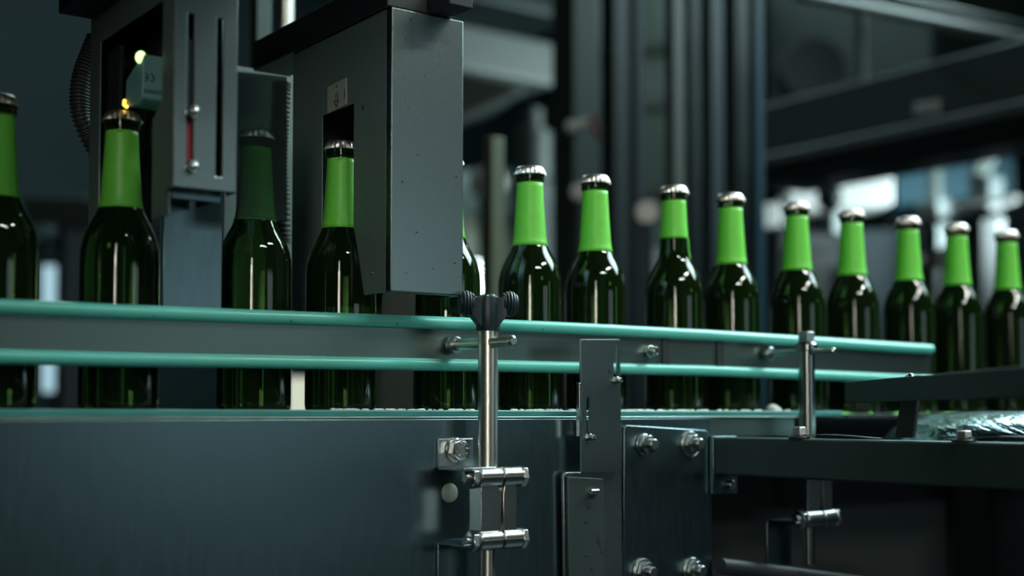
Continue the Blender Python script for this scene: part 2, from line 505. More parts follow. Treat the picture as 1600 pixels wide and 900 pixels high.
def hex_bolt(parent, c, r, dpt, washer=0.0, marks=False, mt='bolt', phase=.3, name='hex_bolt'):
    """bolt head on a -Y facing plate at c"""
    m_ = MB()
    y = c.y
    if washer: m_.cyl((c.x, y, c.z), (c.x, y - .0018, c.z), washer, 32); y -= .0018
    m_.hexa((c.x, y, c.z), (c.x, y - dpt, c.z), r, phase)
    o = m_.build(name, M[mt], parent, .0004)
    if marks:
        m2 = MB()
        m2.cyl((c.x, y - dpt + .0002, c.z), (c.x, y - dpt - .0003, c.z), r * .78, 28, ch=.0002)
        m2.build('head_face', M['bolt_dark'], o)
        m3 = MB()
        for k in range(8):
            a = k * PI / 4 + .2
            m3.ball((c.x + math.cos(a) * r * .55, y - dpt - .0003, c.z + math.sin(a) * r * .55), .0009, (1, .5, 1), 8)
        m3.build('stamped_marks', M['bolt'], o)
    return o


def bracket(X, upper, label):
    z = -.0445 if upper else -.1065
    t = thing('angle_bracket', label, 'bracket', V(X - .02, YP, z), 'steel angle brackets under the support posts')
    x0, x1 = X - .0345, X + .001
    mb = MB()
    z2 = z + .0245 if upper else z - .06
    mb.box(V(x0, YP - .0030, min(z, z2)), V(x1, YP - .0001, max(z, z2)))
    mb.box(V(x0, YPO - .016, z - .0015), V(x1 - .004, YP - .0031, z + .0015))
    mb.build('angle_plate', M['plate'] if not upper else M['bolt_dark'], t, .0007)
    if upper:
        c = V(X - .0175, YP - .003, z + .0150)
        hex_bolt(t, c, .0094, .0085, .0102, True)
    return t


p1 = post_assembly(XP, True)
p1['label'] = 'thick bright support post with black wing knob in front of the guide rail'
XP2 = onY(1260, 560, YPO).x
p2 = post_assembly(XP2, False)
p2['label'] = 'thin right support post with hex cap and cross rod near the rail end'
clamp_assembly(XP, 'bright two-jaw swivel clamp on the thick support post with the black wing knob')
clamp_assembly(XP2, 'small swivel clamp in the dark below the cross beam, only its top glinting', 'bolt_dark')  # darker jaw metal puts the shade below the beam into the colour
bracket(XP, True, 'upper angle bracket with stamped hex bolt beside the thick support post')
bracket(XP, False, 'lower angle bracket under the clamp at the bottom of the photo')
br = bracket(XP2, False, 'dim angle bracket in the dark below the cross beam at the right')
br.location.y += 0
p = onY(702, 770, YP)
tag(MB().loft((p.x, YP, p.z), (p.x, YP - 1, p.z), [(0, .0080), (.001, .0080), (.002, .0070), (.0026, .004), (.0027, 0)], 32).build('hole_plug', M['plug']), 'round milky plastic hole plug on the side plate below the stamped bolt', 'plug')

# ------------------------------------------------------------------ slotted sensor plate and its angle
t = thing('slotted_plate', 'tall grey slotted plate with two small screws crossing in front of the guide rail', 'bracket', onY(938, 738, .930))
ys = .930
a = onY(907, 530, ys); b2 = onY(969, 530, ys); c = onY(972, 739, ys); d = onY(909, 739, ys)
o = MB().prism([a, b2, c, d], (0, .0025, 0)).build('plate', M['steel'], t)
def slot(px, y0, y1, w, Y, dy=.02):
    p0 = onY(px, y0, Y); p1_ = onY(px, y1, Y)
    m_ = MB().box((p0.x - w, Y - dy, p1_.z), (p0.x + w, Y + dy, p0.z)); return m_
cut(o, [slot(962, 536, 592, .0022, ys), slot(919, 621, 678, .0017, ys)])
bv = o.modifiers.new('edge', 'BEVEL'); bv.width = .0005; bv.segments = 2; bv.limit_method = 'ANGLE'
a = onY(906, 598, ys); d = onY(907, 682, ys)
MB().box((a.x - .0014, ys - .001, d.z), (a.x + .0002, ys + .0035, a.z)).build('edge_flange', M['bolt'], t, .0004)
for px, py in ((963, 595), (921, 684)):
    p = onY(px, py, ys)
    m_ = MB().cyl((p.x, ys + .004, p.z), (p.x, ys - .002, p.z), .0036, 20).hexa((p.x, ys - .002, p.z), (p.x, ys - .006, p.z), .0028)
    m_.build('screw', M['bolt'], t)

t = thing('mounting_angle', 'dark stained mounting angle bolted below the slotted plate', 'bracket', onY(925, 900, .938))
ya = .9375
pts = [onY(px, py, ya) for px, py in ((880, 744), (884, 738), (971, 738), (974, 985), (884, 985))]
MB().prism(pts, (0, .0035, 0)).build('back_plate', M['bolt_dark'], t, .0006)
pts = [onY(px, py, ya - .004) for px, py in ((887, 745), (943, 748), (945, 980), (890, 980))]
MB().prism(pts, (0, .0035, 0)).build('front_strip', M['dull'], t, .0006)
p = onY(925, 768, ya - .004)
MB().cyl((p.x - .004, p.y - .0025, p.z), (p.x + .005, p.y - .0025, p.z), .0028, 16).build('screw', M['bolt'], t)
for px, py, r in ((922, 788, .0042), (916, 815, .0016), (917, 868, .0014)):
    p = onY(px, py, ya - .0041)
    MB().cyl((p.x, p.y + .001, p.z), (p.x, p.y - .0004, p.z), r, 20).build('hole_shadow' if False else 'dark_bore_disc', M['dark'], t)  # flat dark discs paint the shade inside small holes
mb = MB()
for px, py, w, h in ((935, 842, 1.0, 2.2), (938, 850, .7, 1.6), (925, 890, .8, 1.4), (941, 862, .6, 1.0)):
    p = onY(px, py, ya - .0041); mb.ball((p.x, p.y, p.z), .0022, (w, .12, h), 10)
mb.build('grime_spot', M['dark'], t)

# ------------------------------------------------------------------ joint plate with nuts
t = thing('joint_plate', 'large dark joint plate with four washered nuts joining the side plates', 'plate', onY(1040, 900, YP))
yj = YP - .004
pts = [onY(px, py, yj) for px, py in ((975, 668), (979, 664), (1102, 672), (1110, 678), (1110, 990), (974, 990))]
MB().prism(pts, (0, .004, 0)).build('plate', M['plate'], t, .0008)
for px, py, ws in ((1006, 694, .0102), (1078, 693, .0128), (1004, 892, .0125), (1081, 890, .0125)):
    p = onY(px, py, yj)
    m_ = MB().cyl((p.x, yj, p.z), (p.x, yj - .002, p.z), ws, 32)
    w_ = m_.build('washer', M['bolt_dark'], t)
    MB().hexa((p.x, yj - .002, p.z), (p.x, yj - .008, p.z), .0094, .2).build('nut', M['bolt'], w_, .0006)
    MB().cyl((p.x, yj - .006, p.z), (p.x, yj - .016, p.z), .0052, 20, ch=.001).build('stud', M['bolt_dark'], w_)

# ------------------------------------------------------------------ cross beam at right
XB = onY(1113, 690, YP - .008).x
zt, zb = -.0217, -.0580
t = thing('cross_beam', 'long dull grey cross beam running out of frame at lower right', 'beam', V(XB, .5, zb))
MB().box(V(XB, .12, zb), V(XB + .03, YP - .010, zt)).build('beam', M['dull'], t, .0022, segs=3)
MB().box(V(XB - .001, YP - .0100, zt - .055), V(XB + .032, YP - .005, zt + .001)).build('end_flange', M['plate'], t, .0008)
p = onY(1140, 757, YP - .011)
MB().cyl((p.x, YP - .010, p.z), (p.x, YP - .016, p.z), .004).build('flange_bolt', M['bolt_dark'], t)
for px, lab, hh in ((1249, 0, .0085), (1506, 1, .0068)):
    q = onX(px, 684, XB + .006)
    pl = MB().cyl((q.x, q.y, H + zt), (q.x, q.y, H + zt + .0022), .0105, 28).build('washer', M['dark'], t)
    MB().hexa((q.x, q.y, H + zt + .0022), (q.x, q.y, H + zt + .0022 + hh), .0062, .35).build('beam_bolt', M['cap'], pl, .0006)
tag(t)
# thin straps held under the two bolts
for (pxa, pxb, lab) in ((1256, 1360, 'thin curved spring strip under the bolt near the thin right support post'), (1510, 1640, 'thin dark spring strip under the bolt at the right edge of the beam')):
    q0 = onX(pxa, 684, XB + .008); q1 = onX(pxb, 684, XB + .008)
    pts = []
    for i in range(9):
        s = i / 8; q = q0.lerp(q1, s); pts.append(Vector((XB + .009 + .012 * s, q.y, H + zt + .0030 + .0012 * math.sin(PI * min(1, s * 1.1)) - .0022 * s * (1 if pxa < 1400 else 0))))
    mb = MB()
    rows = [[mb.bm.verts.new(p + Vector((dx, 0, dz))) for dx, dz in ((-.004, 0), (.004, 0), (.004, .0008), (-.004, .0008))] for p in pts]
    for i in range(8):
        for j in range(4): mb.bm.faces.new([rows[i][j], rows[i][(j + 1) % 4], rows[i + 1][(j + 1) % 4], rows[i + 1][j]])
    mb.bm.faces.new(rows[0][::-1]); mb.bm.faces.new(rows[-1])
    tag(mb.build('spring_strip', M['bolt_dark']), lab, 'strip')

# curved-lane guide bar with its bracket leg standing on the cross beam
A = Vector((.998, .843, H + .031)); B = Vector((.772, .507, H + .031))
dirn = (B - A).normalized()
t = thing('lane_guide_bar', 'dark flat guide bar on a bracket leg running toward the viewer at right', 'guide bar', Vector((XB, .714, H + zt)))
MB().bar(A - Vector((0, 0, .0098)), B + dirn * .2 - Vector((0, 0, .0098)), .006, .0196).build('bar', M['dark'], t, .0006)
pl = [onX(px, py, XB + .004) for px, py in ((1412, 588), (1437, 586), (1426, 684), (1398, 684))]
MB().prism(pl, (.004, 0, 0)).build('bracket_leg', M['dark'], t, .0006)
p = onX(1423, 589, XB + .003)
MB().ball((p.x - .001, p.y, p.z - .001), .0042, (.7, 1, 1)).build('dome_bolt', M['bolt'], t)

# wet transfer disc
cx, cy = 1.208, .790
t = thing('transfer_disc', 'wet shiny round transfer disc with water streaks behind the cross beam', 'disc', V(cx, cy, -.06))
pr = [(0, .13), (.004, .142), (.020, .146), (.034, .142), (.046, .131), (.054, .115), (.0595, .094), (.0622, .070), (.0632, .04), (.0634, 0)]
MB().loft(V(cx, cy, -.06), V(cx, cy, 1), pr, 72).build('disc', M['wet'], t)
MB().cyl(V(cx, cy, -H), V(cx, cy, -.06), .04).cyl(V(cx, cy, -H), V(cx, cy, -H + .02), .12).build('pedestal', M['dark'], t)

# lower cross tube in the dark
a = onY(1125, 884, .93); b2 = onY(1290, 905, .93)
tag(MB().tube([a, a.lerp(b2, .5), b2 + (b2 - a)], .008, 14).build('drain_pipe', M['dark']), 'dim horizontal pipe at the bottom edge right of the joint plate', 'pipe')

# ------------------------------------------------------------------ big inspection housing
YF, YK = .932, 1.112
ZB, ZT = .0997, .3335
XW = onY(611, 300, YF).x
XE = onY(724, 300, YF).x
hb = thing('inspection_housing', 'big grey sheet steel inspection housing with bottle-shaped cutout and arrow sticker', 'inspection housing', V(XW, YF, ZB))
TH = .0022
# front sheet, and right end sheet seen as its edge
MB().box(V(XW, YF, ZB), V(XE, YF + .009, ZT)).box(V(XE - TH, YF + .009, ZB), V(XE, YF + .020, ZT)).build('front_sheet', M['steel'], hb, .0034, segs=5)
# cutout wall in the plane X = XW
def wallpt(y, z): return V(XW + .0003, y, z)
yc = YB; ob = [(.0285, .995)]
oy0, oy1 = onX(552, 200, XW).y, onX(503, 200, XW).y
ztop = onX(528, 171, XW).z - H
zk = onX(552, 352, XW).z - H
poly = [(YF + .009, ZT), (YF + .009, ZB), (oy0 - .0195, ZB), (oy0 - .0165, zk - .052), (oy0 - .008, zk - .022), (oy0, zk), (oy0, ztop), (oy1, ztop), (oy1, zk), (oy1 + .007, zk - .022), (oy1 + .013, zk - .052), (oy1 + .016, ZB - .03), (YK, ZB - .03), (YK, ZT)]
MB().prism([wallpt(y, z) for y, z in poly], (.0012, 0, 0)).build('cutout_sheet', M['side_paint'], hb, .0006)
pe = [(YF + .02, ZT), (YF + .02, ZB), (oy0 - .0195, ZB), (oy0 - .0165, zk - .052), (oy0 - .008, zk - .022), (oy0, zk), (oy0, ztop), (oy1, ztop), (oy1, zk), (oy1 + .007, zk - .022), (oy1 + .013, zk - .052), (oy1 + .016, ZB - .03), (YK, ZB - .03), (YK, ZT)]
MB().prism([V(XE - .0012, y, z) for y, z in pe], (.0012, 0, 0)).build('light_block_sheet', M['plate'], hb, .0004)  # unseen end wall added to keep the housing interior dark
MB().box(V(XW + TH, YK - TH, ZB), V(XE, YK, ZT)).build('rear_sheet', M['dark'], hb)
MB().box(V(XW + .001, YF + .009, ZT - .002), V(XE, YK, ZT)).build('top_sheet', M['plate'], hb)
# sticker with an arrow
sp = [onX(px, py, XW - .0006) for px, py in ((511.5, 136), (540.5, 121.5), (540.5, 163), (511.5, 177.5))]
st = MB().prism(sp, (.0008, 0, 0)).build('sticker', M['sticker'], hb)
mb = MB()
sx = XW - .0009
def sbar(a, b_, w): mb.bar(onX(a[0], a[1], sx), onX(b_[0], b_[1], sx), .0004, w, Vector((0, .5, .5)))
for a, b_, w in (((526, 133), (525.5, 137), .0012), ((527.5, 143), (527.5, 156), .0005), ((524.5, 146), (524.8, 156.5), .0004), ((522, 159), (529, 156.4), .0007), ((522, 159), (525.5, 167), .0008), ((529, 156.4), (525.5, 167), .0008), ((538.5, 139), (538.5, 153), .0005)):
    sbar(a, b_, w)
mb.build('arrow_print', M['print'], st)
# little dents
mb = MB()
for px, py, w in ((634, 62, 1), (653, 242, 1.2), (651, 363, 1.8), (713, 276, 1.3), (711, 411, 1.6), (635, 427, 1), (642, 30, 1.6), (677, 420, .7)):
    p = onY(px, py, YF - .0001); mb.ball((p.x, p.y, p.z), .0008, (w, .2, .9), 6)
p = onX(567, 168, XW); mb.ball((p.x, p.y, p.z), .0013, (.2, 1, 1.8), 8)
mb.build('scuff_mark', M['print'], hb)
p = onX(581, 427, XW); MB().ball((p.x, p.y, p.z), .0012, (.5, 1, 1.6), 8).build('rivet', M['bolt'], hb)

# crossbar on top of it
xa, xb = .545, .584
t = thing('crossbar', 'dark square crossbar lying over the big inspection housing', 'bar', V(xa, 1.05, ZT))
MB().box(V(xa, YF + .001, ZT + .0005), V(xb, 1.19, ZT + .029)).build('bar', M['dark'], t, .0008)
MB().box(V(xb, .90, ZT + .0005), V(XE - .012, 1.10, ZT + .020)).build('mounting_block', M['dark'], t, .001)

# ------------------------------------------------------------------ first inspection frame (left)
XF = onY(263, 300, YF).x
fb = thing('inspection_gate', 'dark steel inspection gate at left with tall opening around a bottle', 'inspection housing', V(XF, YF, .06))
zo = .3087; zlow = .062
yl = 1.0876
zlow = .146
poly = [(YF, ZT), (YF, zlow), (.966, zlow), (.966, .222), (.9475, .232), (.9475, zo), (yl, zo), (yl, zlow + .012), (YK, zlow + .012), (YK, ZT)]
MB().prism([V(XF, y, z) for y, z in poly], (TH, 0, 0)).build('opening_sheet', M['side_paint'], fb, .0007)
xe1 = onY(345, 400, YF).x
MB().box(V(XF + TH, YF, .158), V(xe1, YF + TH, ZT)).build('front_sheet', M['plate'], fb, .0007)
ia, ib = onY(255, 400, .984).x, onY(347, 400, .984).x
MB().box(V(ia, .984, .045), V(ib, .9862, .175)).box(V(ia, YF + TH, .172), V(xe1 - .02, .984, .175)).build('inner_shield', M['plate'], fb, .0005)
MB().prism([V(xe1 - .002, y, z) for y, z in ((YF + .003, ZT - .003), (YF + .003, .16), (.975, .16), (.975, .255), (1.068, .255), (1.068, .16), (YK - .003, .16), (YK - .003, ZT - .003))], (.0015, 0, 0)).build('light_block_sheet', M['dark'], fb)  # hidden wall added to block the right lamp from the left bottles
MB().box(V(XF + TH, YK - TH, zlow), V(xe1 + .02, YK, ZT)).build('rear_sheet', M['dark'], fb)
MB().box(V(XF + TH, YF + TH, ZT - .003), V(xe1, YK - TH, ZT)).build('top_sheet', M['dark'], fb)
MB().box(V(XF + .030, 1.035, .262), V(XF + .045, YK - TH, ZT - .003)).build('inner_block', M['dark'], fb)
MB().prism([V(XF + .006, y, z) for y, z in ((1.0855, .300), (1.0855, .205), (1.060, .240), (1.055, .300))], (.003, 0, 0)).build('gusset', M['dull'], fb)
t = thing('frame_crossbar', 'dark crossbar over the left inspection frame at the top left corner', 'bar', V(XF - .02, 1.1, ZT))
q = onZ(85, 50, .318)
MB().box(V(XF - .027, 1.00, ZT + .0005), V(XF + .012, q.y, ZT + .032)).build('bar', M['dark'], t, .0008)

t = thing('shade_hood', 'added dark hood out of view, shading the leftmost bottles', 'hood', V(0, 1.0, .385))  # out-of-view sheet added to keep lamp light off the leftmost bottles
MB().box(V(-.40, .72, .385), V(XF + .105, 1.15, .388)).box(V(-.40, .72, .375), V(XF + .105, .723, .385)).build('sheet', M['dark'], t)
MB().box(V(-.40, 1.12, -H), V(-.37, 1.15, .385)).build('stand', M['dark'], t)

# slotted bracket in front of it
YS = .915
xs0, xs1 = onY(271.5, 200, YS).x, onY(371, 200, YS).x
zs0 = onY(300, 295, YS).z - H
t = thing('slotted_bracket', 'light grey channel bracket with two long slots and screws at upper left', 'bracket', V(xs0, YS, zs0))
o = MB().box(V(xs0, YS, zs0), V(xs1, YS + .002, .383)).build('slotted_face', M['steel'], t)
cut(o, [slot(299, 21, 268, .0023, YS), slot(344.5, 29, 276, .0022, YS)])
bv = o.modifiers.new('edge', 'BEVEL'); bv.width = .0014; bv.segments = 3; bv.limit_method = 'ANGLE'
MB().box(V(xs0, YS + .002, zs0), V(xs0 + .002, YF - .0003, .383)).box(V(xs1 - .002, YS + .002, zs0), V(xs1, YF - .0003, .383)).build('side_web', M['side_paint'], t, .0006)
p0 = onY(299, 190, YS); p1_ = onY(299, 250, YS)
MB().box((p0.x - .0035, YS + .003, p1_.z), (p0.x + .0035, YS + .006, p0.z)).build('red_slide', M['red'], t)
p0 = onY(299, 60, YS); p1_ = onY(299, 172, YS)
MB().box((p0.x - .0035, YS + .003, p1_.z), (p0.x + .0035, YS + .006, p0.z)).build('grey_slide', M['bg_blue'], t)
for px, py in ((300, 175), (299, 261)):
    p = onY(px, py, YS)
    MB().cyl((p.x, YS + .003, p.z), (p.x, YS - .004, p.z), .0050, 24, ch=.0012).ball((p.x, YS - .004, p.z), .0032, (1, .7, 1)).build('screw', M['bolt'], t)

# optical sensor
sX0 = XF - .005; sY0, sY1 = .9515, .9875
q1 = onX(223, 118, sX0)
sY0 = onX(222.5, 118, sX0).y; sY1 = onX(196.5, 118, sX0).y
za = onX(222.5, 84, sX0).z - H; zb_ = onX(222.5, 152, sX0).z - H; zc = onX(200, 166, sX0).z - H
t = thing('optical_sensor', 'pale teal optical sensor with green and amber lights above the left bottle', 'sensor', V(sX0, sY0, zb_))
prof = [(sY0, za), (sY0 + .010, za), (sY0 + .0135, za - .004), (sY1, zc + .022), (sY1 + .0005, zc + .006), (sY1 - .004, zc), (sY0 + .010, zb_ - .004), (sY0, zb_)]
MB().prism([V(sX0, y, z) for y, z in prof], (.050, 0, 0)).build('housing', M['sensor'], t, .0016, segs=3)
MB().ball(V(sX0 + .0005, sY0 + .0055, za - .0015), .0062, (.6, .85, .75), 16).build('green_light', M['led_green'], t)
mb = MB(); mb.tube([V(sX0 - .0003, sY1 + .0008, zc + .006), V(sX0 - .0012, sY1 - .0005, zc + .002), V(sX0 - .0008, sY1 - .0055, zc - .0005)], .0014, 10)
mb.build('amber_light', M['led_amber'], t)
# the printed mark, seen upside down
mb = MB()
def arc(cx_, cz_, r, a0, a1, w, n=12):
    pts = [V(cx_ + r * math.cos(a0 + (a1 - a0) * i / n), sY0 - .00025, cz_ + r * math.sin(a0 + (a1 - a0) * i / n)) for i in range(n + 1)]
    for i in range(n): mb.bar(pts[i], pts[i + 1], w, .0004, Vector((0, 1, 0)))
zm = onY(236, 122, sY0).z - H
xm1 = onY(226.5, 122, sY0).x; xm2 = onY(236, 122, sY0).x
arc(xm1 - .0006, zm, .0028, -PI / 2, PI / 2, .0009); arc(xm2 - .0006, zm, .0028, -PI / 2, PI / 2, .0009)
mb.bar(V(xm1 - .0008, sY0 - .00025, zm), V(xm1 + .002, sY0 - .00025, zm), .0008, .0004, Vector((0, 1, 0)))
zm2 = onY(236, 143.5, sY0).z - H
x_ = onY(226, 143, sY0).x
for k in range(5):
    xx = x_ + k * .0030
    if k == 0 or k == 4:
        arc(xx, zm2 + .0007, .0008, -PI * .5, PI * .9, .0005, 6); arc(xx, zm2 - .0007, .0008, PI * .5, PI * 1.9, .0005, 6)
    else: arc(xx, zm2, .0013, 0, 2 * PI, .0005, 10)
mb.build('printed_mark', M['print'], t)

# hoses
def hose(name, pts, r, label):
    ps = []
    P = [Vector(p) for p in pts]; n = 150
    for i in range(n + 1):
        s = i / n * (len(P) - 1); k = min(int(s), len(P) - 2); f_ = s - k
        pm = P[max(k - 1, 0)]; p0 = P[k]; p1_ = P[k + 1]; p2_ = P[min(k + 2, len(P) - 1)]
        ps.append(.5 * ((2 * p0) + (p1_ - pm) * f_ + (2 * pm - 5 * p0 + 4 * p1_ - p2_) * f_ * f_ + (3 * p0 - pm - 3 * p1_ + p2_) * f_ ** 3))
    o = MB().tube(ps, lambda i: r * (1 + .13 * (1 if (i % 4) < 2 else -1)), 14).build(name, M['hose'])
    return tag(o, label, 'hose', 'ribbed cable hoses of the inspection frames')
Yh = 1.135
hose('ribbed_hose', [onY(150, 60, Yh), onY(140, 85, Yh), onY(129, 115, Yh), onY(124, 150, Yh), onY(128, 185, Yh), onY(148, 230, Yh), onY(170, 262, Yh)], .0075, 'ribbed grey hose looping left of the inspection frame')
Yh = 1.06
hose('ribbed_hose', [onY(262, 130, Yh), onY(250, 160, Yh), onY(242, 188, Yh), onY(238, 215, Yh), onY(248, 250, Yh)], .0058, 'dark ribbed hose below the sensor inside the frame')
Yh = 1.17
hose('ribbed_hose', [onY(440, 130, Yh), onY(437, 190, Yh), onY(435, 250, Yh), onY(438, 310, Yh), onY(440, 380, Yh)], .0085, 'dark glinting ribbed hose left of the big inspection housing')

# ------------------------------------------------------------------ uprights behind the inspection station
def upright(name, px0, px1, dist, mt, label, cat='post', z0=0.0, z1=2.6, round_=False, group=None, zpx=None, shape='box'):
    c = atd((px0 + px1) / 2, 300, dist)
    w = (px1 - px0) / F * dist
    if zpx: z1 = atd((px0 + px1) / 2, zpx[0], dist).z; z0 = atd((px0 + px1) / 2, zpx[1], dist).z
    t_ = thing(name, label, cat, (c.x, c.y, z0), group)
    if round_:
        MB().cyl((c.x, c.y, z0), (c.x, c.y, z1), w / 2, 28).build('tube', mt, t_)
        if z0 == 0: MB().cyl((c.x, c.y, 0), (c.x, c.y, .012), w * .9, 28).build('foot', mt, t_)
    else:
        s = w / 1.3956 / 2
        MB().box((c.x - s, c.y - s, z0), (c.x + s, c.y + s, z1)).build('profile', mt, t_, s * .12)
        if z0 == 0: MB().box((c.x - s * 1.6, c.y - s * 1.6, 0), (c.x + s * 1.6, c.y + s * 1.6, .012)).build('foot', mt, t_)
    return t_
upright('machine_upright', 388, 422, 1.62, M['dull'], 'flat grey machine upright behind the left end of the dark crossbar')
upright('chrome_pipe', 431, 456, 1.75, M['post'], 'bright vertical pipe behind the dark crossbar at top left', 'pipe', round_=True)
upright('machine_upright', 755, 788, 2.2, M['bg_green'], 'olive upright seen between the housing and the first lit bottle', zpx=(215, 1600), z0=0)
q0 = onY(352, 100, 1.22); q1 = onY(470, 470, 1.22)
t = thing('back_guard', 'dark guard panel behind the gap between the two inspection units', 'panel', (q0.x, 1.22, 0))
MB().box((q0.x, 1.22, H + .06), (q1.x + .05, 1.226, H + .345)).build('panel', M['side_paint'], t, .001)
MB().box((q0.x + .02, 1.227, 0), (q0.x + .06, 1.26, H + .28)).build('stand', M['dark'], t)

sg = [onY(px, py, .938) for px, py in ((372, 112), (448, 120), (448, 345), (372, 338))]
t = thing('smoked_guard', 'smoked clear guard window hanging between the slotted bracket and the big housing', 'guard window', sg[3])
MB().prism(sg, (0, .003, 0)).build('pane', M['smoke'], t)

# ------------------------------------------------------------------ hall beyond
upright('steel_column', 862, 938, 3.4, M['bg_grey'], 'wide grey-green steel column behind the second lit bottle', 'column', z1=RZ - .01)
upright('dark_column', 938, 986, 3.1, M['bg_dark'], 'dark column right beside the wide grey-green column', 'column', z1=RZ - .01)
upright('blue_upright', 984, 1006, 3.0, M['bg_blue'], 'slim blue-grey upright right of the dark column', z1=RZ - .01)
upright('pale_upright', 1040, 1069, 2.9, M['bg_light'], 'pale double-edged upright above the torn-label bottle', z1=RZ - .01)
upright('dark_upright', 1071, 1094, 3.15, M['bg_dark'], 'dark slim upright between the pale and the blue-grey uprights', z1=RZ - .01)
upright('blue_upright', 1096, 1131, 3.0, M['bg_blue'], 'broad blue-grey upright above the bottle right of the torn label', z1=RZ - .01)
upright('olive_upright', 1131, 1172, 3.3, M['bg_dark'], 'dim upright left of the teal upright', z1=RZ - .01)
upright('teal_upright', 1172, 1194, 2.8, M['bg_tealp'], 'narrow teal-blue upright left of the overhead conveyor', z1=RZ - .01)

# column clamp band
c = atd(913, 197, 3.28)
t = thing('band_clamp', 'white clamp band with red tag on the wide grey-green column', 'clamp', c)
MB().bar(atd(884, 199, 3.26), atd(926, 193, 3.26), .02, .024).build('band', M['white'], t, .004)
MB().bar(atd(926, 199, 3.25), atd(934, 197, 3.25), .01, .06).build('tag', M['red'], t, .002)

def tank(px, dist, r, z1, label, zs):
    c = atd(px, 300, dist)
    t_ = thing('storage_tank', label, 'tank', (c.x, c.y, 0), 'storage tanks at the back of the hall')
    MB().loft((c.x, c.y, .3), (c.x, c.y, 9), [(0, r * .5), (.12, r), (z1 - .5, r), (z1 - .38, r * .8), (z1 - .3, 0)], 40).build('shell', M['tank'], t_)
    for z in zs: MB().cyl((c.x, c.y, z), (c.x, c.y, z + .06), r * 1.03, 40).build('hoop', M['pale'], t_)
    for k in range(3):
        a = k * 2.1 + .4
        MB().cyl((c.x + math.cos(a) * r * .7, c.y + math.sin(a) * r * .7, 0), (c.x + math.cos(a) * r * .7, c.y + math.sin(a) * r * .7, .5), .05).build('leg', M['bg_dark'], t_)
tank(1035, 6.3, .42, 3.1, 'tall dull storage tank glimpsed between the uprights above the torn-label bottle', (1.55, 1.9, 2.3, 2.55))
tank(770, 7.0, .40, 2.25, 'shorter dull storage tank far behind the first lit bottle', (1.5, 1.9))
# cable trunking and chute left of the column
a = atd(640, 45, 4.2); dX = Vector((1, 0, 0))
def xbeam(name, px0, px1, py0, dist, h, w, mt, label, cat):
    p0 = atd(px0, py0, dist); d = ray(px1, 450); p1x = None
    # same Y, X where the pixel column px1 meets that Y
    p1_ = EYE + d * (p0.y / d.y)
    t_ = thing(name, label, cat, p0)
    MB().box((p0.x, p0.y, p0.z - h), (p1_.x, p0.y + w, p0.z)).build('duct', mt, t_, .012)
    return t_
xbeam('overhead_duct', 560, 870, 5, 4.2, .150, .35, M['pale'], 'pale overhead duct left of the wide column', 'duct')
xbeam('overhead_tray', 560, 900, -75, 4.2, .07, .3, M['bg_dark'], 'dark cable tray above the pale overhead duct', 'tray')
t = thing('steel_chute', 'pale wedge-shaped chute below the overhead duct', 'chute', atd(770, 150, 4.4))
MB().prism([atd(px, py, 4.4) for px, py in ((690, 110), (800, 128), (822, 142), (690, 196))], (.1, .3, 0)).build('chute', M['bg_light'], t, .01)
t = thing('pump_housing', 'beige pump housing on a stand behind the first lit bottle', 'pump', atd(835, 240, 4.6))
q = atd(832, 215, 4.6)
MB().cyl((q.x, q.y, q.z - .16), (q.x, q.y, q.z + .03), .065, 24, ch=.015).cyl((q.x, q.y, q.z + .03), (q.x, q.y, q.z + .10), .035, 20).build('motor', M['bg_light'], t)
MB().box((q.x - .05, q.y - .05, 0), (q.x + .05, q.y + .05, q.z - .16)).build('stand', M['bg_dark'], t)
q = atd(762, 286, 4.4)
t = thing('filter_bowl', 'pale round filter bowl on a stand right of the big housing', 'filter', (q.x, q.y, 0))
MB().ball(q, .062, (1, 1, .9), 20).build('bowl', M['white'], t)
MB().cyl((q.x, q.y, 0), (q.x, q.y, q.z - .04), .03).build('stand', M['bg_dark'], t)
# low machines behind the bottle row
def cabinet(name, px0, px1, pyt, dist, depth, mt, label, door=True, cat='machine cabinet'):
    a = atd(px0, pyt, dist); d = ray(px1, 450); b_ = EYE + d * (a.y / d.y)
    t_ = thing(name, label, cat, ((a.x + b_.x) / 2, a.y + depth / 2, 0))
    MB().box((a.x, a.y, .08), (b_.x, a.y + depth, a.z)).build('body', mt, t_, .01)
    MB().box((a.x + .03, a.y + .04, 0), (b_.x - .03, a.y + depth - .04, .08)).build('plinth', M['bg_dark'], t_)
    if door:
        d_ = MB().box((a.x + .05, a.y - .015, .16), (b_.x - .05, a.y, a.z - .06)).build('door', mt, t_, .006)
        MB().box((a.x + .09, a.y - .045, a.z - .35), (a.x + .11, a.y - .015, a.z - .18)).build('handle', M['bolt'], d_, .004)
    return t_
cabinet('machine_cabinet', 700, 850, 330, 5.0, .6, M['bg_green'], 'olive machine cabinet low behind the first lit bottles')
cabinet('machine_cabinet', 985, 1045, 380, 4.2, .25, M['bg_blue'], 'blue-grey machine cabinet behind the torn-label bottle')
cabinet('machine_cabinet', 1215, 1330, 352, 3.75, .12, M['bg_blue'], 'dark blue-grey cabinet behind the bottles right of the teal upright')

